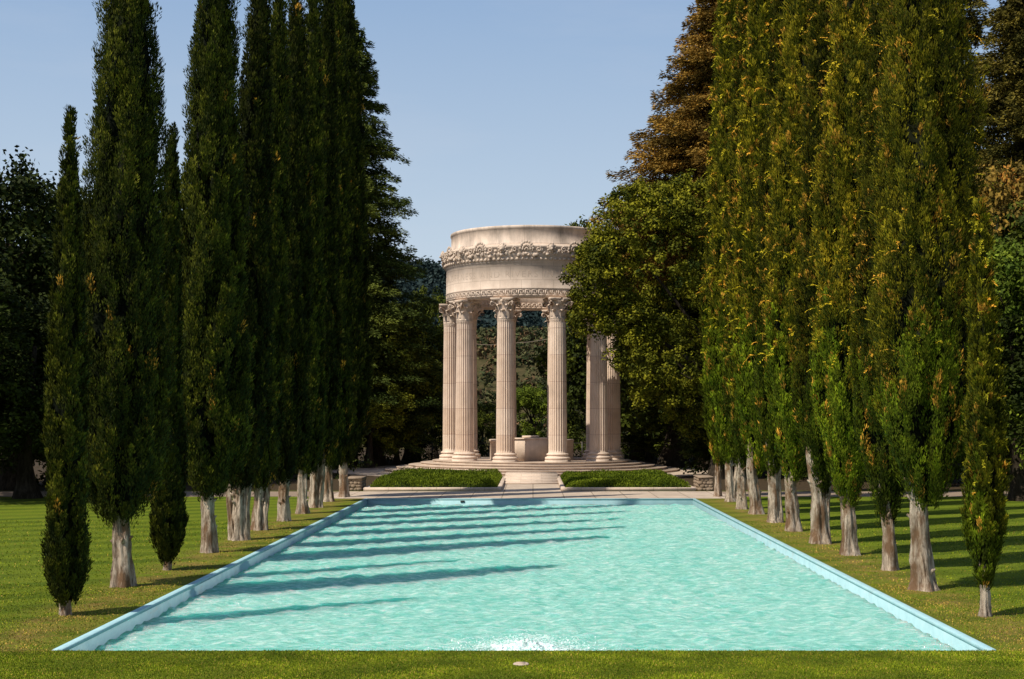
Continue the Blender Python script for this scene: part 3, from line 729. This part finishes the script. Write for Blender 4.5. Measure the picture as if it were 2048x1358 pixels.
for px,top,d,v,wd in [(-90,230,76,2,1.1),(25,262,78,2,1.0),(120,330,84,2,1.1),(215,330,90,2,1.1),(330,280,93,2,.9),(420,380,104,2,1.1),(520,420,114,2,1.1),(610,480,116,0,1.1),
    (-150,380,66,2,1.1),(60,560,70,2,1.3),(170,620,80,2,1.4),(300,620,86,2,1.4),(450,640,92,2,1.4),(560,640,105,2,1.4),
    (665,560,115,0,1.15),(760,565,117,1,1.0),(820,590,124,1,1.0),(735,720,112,1,1.3),(830,720,127,1,1.2),(862,540,150,0,.6),(790,800,120,1,1.6),(870,700,138,0,.8),
    (1205,385,128,0,.75),(1290,400,126,2,1.0),(1345,340,112,0,1.0),(1420,330,108,0,1.0),(1270,640,130,1,1.3),(1400,640,112,0,1.4),(1500,420,104,0,1.1),(1480,700,98,2,1.5),
    (1620,420,100,2,1.1),(1640,680,92,0,1.5),(1740,400,96,0,1.1),(1800,640,88,2,1.5),(1880,400,92,2,1.1),(1960,600,84,0,1.5),(1990,450,90,3,1.0),(2040,420,68,3,.9),(2120,330,78,0,1.0),(2200,400,66,2,1.2),
    (1065,755,140,3,1.0),(1015,830,134,1,1.1),(965,790,150,0,1.0),(1130,810,136,0,1.1),(1180,740,145,0,1.1),(1300,800,122,0,2.2),(1370,790,118,2,2.2),(1460,830,96,0,2.4)]:
    broad(px,top,d,v,wd,L1 if v in(0,2) else ("bright green oak at the edge of the wood" if v==3 else "olive green oak with sunlit crown near the temple"))
broad(2020,275,82,4,.75,"oak with orange-brown autumn leaves above green trees")

# the large oak that overlaps the temple
d=91.5; ox=gx(1440,d)
def el(px,py,rx,ry,w,dy=0): return (gx(px,d)-ox,dy,gz(py,d),rx,rx*1.0,ry,w)
ells=[el(1300,520,4.5,5.0,4),el(1190,560,2.0,2.4,1.6,-.5),el(1185,645,1.4,1.5,1.1,-.5),el(1225,510,2.1,1.6,1.3),el(1390,440,2.8,3,1.4),el(1290,420,2.7,1.8,1.2),
      el(1268,705,1.7,2.0,1.1,-.5),el(1335,720,3.1,3.0,2.2),el(1390,650,2.6,4.2,1.6),el(1245,640,2.2,2.0,1.4),el(1385,810,2.2,1.9,1.3),el(1325,790,2.0,1.3,.9),el(1405,860,1.6,1.2,.6,.5)]
e=empty("oak_tree",(ox,d,0),"large olive green oak with branches overhanging the round temple","tree")
V,Q,C=leafcloud(ells,1160,68,.54,.18,(.022,.034,.004),(.20,.195,.013),77)
obj("crown",mesh_np("crown",V,Q,M_fol,col=C),e)
b=B(); limbs(b,17,.30,5,3.6,9,.34)
for (tx,tz,z0) in ((-4.5,9,4.5),(-7.5,11,6),(-5,14,7)):
    tube(b,[(tx*t,.3*math.sin(t*5),z0+(tz-z0)*t**.8) for t in np.linspace(0,1,8)],[.2*(1-.85*t) for t in np.linspace(0,1,8)],7)
obj("trunk",b.mesh("trunk",M_dark_bark,smooth=True),e)

# redwoods
def redwood(px,top,d,hw,seed,ca,cb,label,nb=420,zs=.06,pw=.72,inner=.6):
    h=gz(top,d); R=hw*d/F; rg=np.random.default_rng(seed)
    e=empty("redwood_tree",(gx(px,d),d,0),label,"tree","redwoods behind the cypress rows")
    b=B(); ts=np.linspace(0,1,20); tube(b,[(0,0,-.3+h*t) for t in ts],[.75*(1-t)+.04+.4*math.exp(-t*30) for t in ts],12)
    Vs=[];Qs=[];Cs=[];n=0
    for k in range(nb):
        t=zs+(1-zs)*(k+rg.random())/nb; z=h*t; a=rg.uniform(0,6.283)
        L=R*(1-t)**pw*rg.uniform(.6,1.10)+.3
        if rg.random()<.07: L*=1.18
        o3=np.array([math.cos(a),math.sin(a),0]); tg=np.array([-math.sin(a),math.cos(a),0])
        dr=rg.uniform(.05,.35); up=rg.uniform(.05,.25)
        m_=int(50+L*80); f=rg.random(m_)**.65
        sp=(.08+.26*np.sin(f*math.pi*.9))*L*.48
        y=rg.uniform(-1,1,m_)*sp
        P=np.array([0,0,z])+o3*(f*L)[:,None]+tg*y[:,None]+np.array([0,0,1.0])*((up*f*L-dr*L*f*f)-.12*np.abs(y)+rg.normal(0,.14,m_))[:,None]
        D=nrm(o3*.9+tg*(np.sign(y)*.6)[:,None]+np.array([0,0,-.25])+rg.normal(0,.3,(m_,3)))
        V,Q=diamonds(P,D,rg.uniform(.18,.40,m_),rg.uniform(.055,.11,m_),rg,side=nrm(np.cross(D,np.array([0,0,1.0])+rg.normal(0,.9,(m_,3)))))
        tt=rg.random(); c=(np.array(ca)*(1-tt)+np.array(cb)*tt)*rg.uniform(.6,1.35,(m_,1))
        Vs.append(V);Qs.append(Q+n);Cs.append(np.repeat(c,4,0));n+=len(V)
        if L>2 and k%4==0: tube(b,[tuple(np.array([0,0,z])+o3*L*q*.8+np.array([0,0,1])*(up*q*L-dr*L*q*q)) for q in (0,.3,.6,1)],[.09,.06,.04,.015],4)
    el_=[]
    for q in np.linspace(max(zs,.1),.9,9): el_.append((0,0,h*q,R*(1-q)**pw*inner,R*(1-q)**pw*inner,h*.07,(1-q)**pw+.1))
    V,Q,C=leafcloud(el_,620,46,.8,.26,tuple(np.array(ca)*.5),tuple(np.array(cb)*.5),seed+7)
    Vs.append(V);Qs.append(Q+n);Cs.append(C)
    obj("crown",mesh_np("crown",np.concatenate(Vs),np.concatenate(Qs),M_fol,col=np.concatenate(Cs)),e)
    obj("trunk",b.mesh("trunk",M_dark_bark,smooth=True),e)
gd=((.024,.042,.009),(.115,.138,.022)); br=((.085,.058,.014),(.31,.185,.038)); gb=((.05,.05,.011),(.19,.15,.028))
redwood(690,20,116,205,301,*gd,"tall dark green redwood with ragged tiered boughs",nb=760,inner=.8,pw=.66)
redwood(640,150,122,170,302,*gd,"tall dark green redwood with ragged tiered boughs",nb=300)
redwood(1455,-120,100,430,303,*br,"huge redwood with rusty brown sunlit boughs",nb=1000,zs=.38,inner=.72,pw=.92)
redwood(1570,-330,108,330,304,*br,"huge redwood with rusty brown sunlit boughs",nb=320,zs=.4,pw=.95)
redwood(2040,-150,96,210,305,*gb,"huge redwood with green and brown sunlit boughs",nb=420,zs=.3)
redwood(1900,-250,104,240,306,*gb,"huge redwood with green and brown sunlit boughs",nb=260,zs=.35)

# undergrowth along the wood edge
rg=np.random.default_rng(71); ells=[]
for x in np.arange(-50,-11,1.5): ells.append((x,79+rg.uniform(0,8)+max(0,(x+22))*1.6,1.0,1.6,1.6,rg.uniform(1.2,2.6),1))
for x in np.arange(12,50,1.5): ells.append((x,79+rg.uniform(0,8)+max(0,(22-x))*1.6,1.0,1.6,1.6,rg.uniform(1.2,2.6),1))
for x in np.arange(-18,18,1.4): ells.append((x,123+rg.uniform(0,4),.8,1.6,1.6,rg.uniform(1.2,2.4),1))
V,Q,C=leafcloud(ells,1100,36,.65,.24,(.015,.024,.005),(.055,.072,.011),72)
o=obj("undergrowth",mesh_np("undergrowth",V,Q,M_fol,col=C)); o["kind"]="stuff"; o["label"]="dark leafy shrubs and undergrowth at the wood edge"

# ------------------------------------------------------------ hills
def hill(name,y0,y1,ztop,xw,mat,seed):
    X=np.linspace(-xw,xw,90); Y=np.linspace(y0,y1,50); XX,YY=np.meshgrid(X,Y)
    t=(YY-y0)/(y1-y0); Z=ztop*np.sin(np.clip(t,0,1)*math.pi*.62)
    Z*=1+.10*np.sin(XX/xw*5+seed)+.05*np.sin(XX/xw*13+seed*2)
    Z+=ztop*.03*np.sin(XX*.05+YY*.04)-.5
    i=(np.arange(49)[:,None]*90+np.arange(89)[None,:]).ravel()
    o=obj(name,mesh_np(name,np.stack([XX,YY,Z],-1).reshape(-1,3),np.stack([i,i+1,i+91,i+90],1),mat,smooth=True)); o["kind"]="structure"
    return lambda x,y:(ztop*math.sin((y-y0)/(y1-y0)*math.pi*.62)*(1+.10*math.sin(x/xw*5+seed)+.05*math.sin(x/xw*13+seed*2))+ztop*.03*math.sin(x*.05+y*.04)-.5)
def hmat(name,a,b_,s):
    m,nt,bs=newmat(name); c=ramp(nt,noise(nt,geopos(nt),s,9,.7),[(.35,a),(.65,b_)]); nt.links.new(c,bs.inputs["Base Color"]); bs.inputs["Roughness"].default_value=1; bs.inputs["Specular IOR Level"].default_value=0; return m
f1=hill("hillside",175,330,19,220,hmat("hill_scrub",(.035,.038,.016),(.09,.07,.035),.35),1.0)
f2=hill("ridge",420,980,80,900,hmat("ridge_forest",(.014,.026,.030),(.03,.046,.045),.05),2.2)  # ridge colour is blued to paint in the aerial haze
def hillveg(name,f,xr,yr,n,m_,sz,ls,ca,cb,seed,label,acc=None,ap=0):
    rg=np.random.default_rng(seed); xs=rg.uniform(*xr,n); ys=rg.uniform(*yr,n)
    ells=[(x,y,f(x,y)+sz*.3,sz*.5,sz*.5,sz*.7,1) for x,y in zip(xs,ys)]
    V,Q,C=leafcloud(ells,n*2,m_,sz*.6,ls,ca,cb,seed,acc,ap,flat=1.1)
    o=obj(name,mesh_np(name,V,Q,M_fol,col=C)); o["kind"]="stuff"; o["label"]=label
hillveg("hillside_scrub",f1,(-45,45),(178,320),2200,22,1.5,.6,(.028,.042,.017),(.085,.085,.038),5,"brown and olive scrub covering the hillside",(.12,.075,.042),.15)
hillveg("ridge_forest",f2,(-140,160),(500,900),2400,22,5.5,1.9,(.012,.023,.026),(.024,.040,.042),6,"hazy blue-green forest on the far ridge")  # aerial haze is painted into these bluish leaf colours too

# ------------------------------------------------------------ hedges, curbs, stone walls
def hedge(x0,x1,y0,yc,seed,mirror):
    rg=np.random.default_rng(seed); R=15.4
    def back(x): return TY-math.sqrt(R*R-(x-TX)**2)
    k=44000
    x=rg.uniform(x0,x1,k); yb=np.array([back(a) for a in x])-.3; y=y0+(yb-y0)*rg.random(k)**1.15
    ed=np.minimum.reduce([(x-x0),(x1-x),(y-y0),(yb-y)]); 
    hgt=.60*np.clip(ed/.35,0,1)**.45+.05*np.sin(x*1.7+y*.9)+.04*np.sin(x*3.1-y*2.2)
    hgt=np.clip(hgt,.03,None)*(.85 if mirror else 1)
    P=np.stack([x,y,hgt*rg.uniform(.4,1,k)],1)
    D=nrm(np.stack([rg.normal(0,.45,k),rg.normal(-.1,.45,k),np.ones(k)],1))
    V,Q=diamonds(P,D,rg.uniform(.07,.15,k),rg.uniform(.03,.055,k),rg)
    t=rg.random((k,1))*.6+.4*(np.sin(x*2.2+np.sin(y*1.4)*2)*.5+.5)[:,None]
    c=np.array([.028,.055,.004])*(1-t)+np.array([.15,.20,.013])*t
    n0=len(V)
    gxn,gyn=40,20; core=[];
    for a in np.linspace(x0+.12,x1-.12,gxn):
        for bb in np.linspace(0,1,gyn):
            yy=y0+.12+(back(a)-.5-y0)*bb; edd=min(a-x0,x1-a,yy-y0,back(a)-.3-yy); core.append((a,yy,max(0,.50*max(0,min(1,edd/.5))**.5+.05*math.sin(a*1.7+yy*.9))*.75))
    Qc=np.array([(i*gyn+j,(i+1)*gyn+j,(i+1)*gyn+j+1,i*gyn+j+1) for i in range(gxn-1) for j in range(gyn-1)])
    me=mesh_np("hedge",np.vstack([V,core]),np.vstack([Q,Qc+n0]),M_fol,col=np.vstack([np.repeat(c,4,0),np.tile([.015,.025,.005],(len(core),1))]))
    cx_=(x0+x1)/2
    e=empty("planting_bed",(cx_,y0,0),"low clipped green hedge bed edged with pale stone kerb","hedge","hedge beds before the temple steps")
    me.transform(Matrix.Translation((-cx_,-y0,0))); obj("hedge",me,e)
    b=B(); w=.24
    bevbox(b,x0-w,x1+w,y0-w,y0,0,.20,.03)
    bevbox(b,x0-w,x0,y0+.003,back(x0)-.3,0,.195,.03); bevbox(b,x1,x1+w,y0+.003,back(x1)-.3,0,.195,.03)
    mk=b.mesh("kerb",M_step); mk.transform(Matrix.Translation((-cx_,-y0,0))); obj("kerb",mk,e)
hedge(-8.9,-1.95,76.9,0,1,False)
hedge(1.75,8.55,76.9,0,2,True)
m=stone_mat("rubble_stone",a=(.34,.25,.17),b=(.18,.13,.085),grime=.5)
def rubble(x0,x1,y0,y1,h,seed):
    global r; r=np.random.default_rng(seed); b=B(); b.box(.08,x1-x0-.08,.08,y1-y0-.08,0,h-.1)
    def rock(cx,cy,cz,s):
        V=[];n=6
        for j in range(1,n):
            th=j/n*math.pi
            for i in range(8):
                ph=i/8*2*math.pi; V.append((math.sin(th)*math.cos(ph),math.sin(th)*math.sin(ph),math.cos(th)))
        V=np.array(V); V=np.vstack([V,[[0,0,1],[0,0,-1]]]); V=np.sign(V)*np.abs(V)**.5; V*=1+r.normal(0,.06,(len(V),1))
        V=V*np.array([s*1.3,s*.8,s*.85])+np.array([cx,cy,cz])
        Q=[((j*8+i),(j*8+(i+1)%8),((j+1)*8+(i+1)%8),((j+1)*8+i)) for j in range(n-2) for i in range(8)]
        T=[(i,len(V)-2,(i+1)%8) for i in range(8)]+[((n-2)*8+i,(n-2)*8+(i+1)%8,len(V)-1) for i in range(8)]
        b.add(V,Q,T)
    W,D_=x1-x0,y1-y0; st=.22
    for iz in range(int(h/.17)):
        for ix in range(int(W/st)+1):
            for yy in (.1,D_-.1): rock(min(W-.12,.12+ix*st+(.1 if iz%2 else 0)),yy,.09+iz*.17,.10*r.uniform(.85,1.15))
        for iy in range(int(D_/st)):
            for xx in (.1,W-.1): rock(xx,.2+iy*st,.09+iz*.17,.10*r.uniform(.85,1.15))
    bevbox(b,-.02,W+.02,-.02,D_+.02,h-.09,h,.02)
    o=obj("stone_wall",b.mesh("stone_wall",m),None,(x0,y0,0)); o["label"]="low rough brown rubble stone wall beside hedge"; o["category"]="wall"; o["group"]="stone walls flanking the hedge beds"
rubble(-10.15,-9.3,76.9,79.3,.72,3)
rubble(8.95,9.75,76.9,79.3,.78,4)

# railing behind the temple
m,nt,bs=newmat("dark_metal"); bs.inputs["Roughness"].default_value=.5
n_=noise(nt,geopos(nt),8); nt.links.new(ramp(nt,n_,[(.3,(.015,.015,.015)),(.7,(.05,.04,.035))]),bs.inputs["Base Color"])
b=B()
for k in range(41):
    x=-16+k*.8
    if k%4==0: b.box(x-.05,x+.05,-.05,.05,0,1.9)
    else: b.box(x-.015,x+.015,-.015,.015,.2,1.75)
b.box(-16,16,-.025,.025,1.74,1.80); b.box(-16,16,-.025,.025,.2,.25)
o=obj("railing",b.mesh("railing",m),None,(1,121.5,0)); o["label"]="dark metal railing behind the round temple"; o["category"]="fence"
b=B(); tube(b,[(gx(px,160),160,gz(py,160)) for px,py in ((700,650),(800,672),(900,686),(980,690),(1060,684),(1150,670),(1260,645))],[.03]*7,5)
o=obj("overhead_cable",b.mesh("overhead_cable",M_pave)); o["label"]="thin pale overhead cable before the wooded hillside"; o["category"]="cable"
print("done")
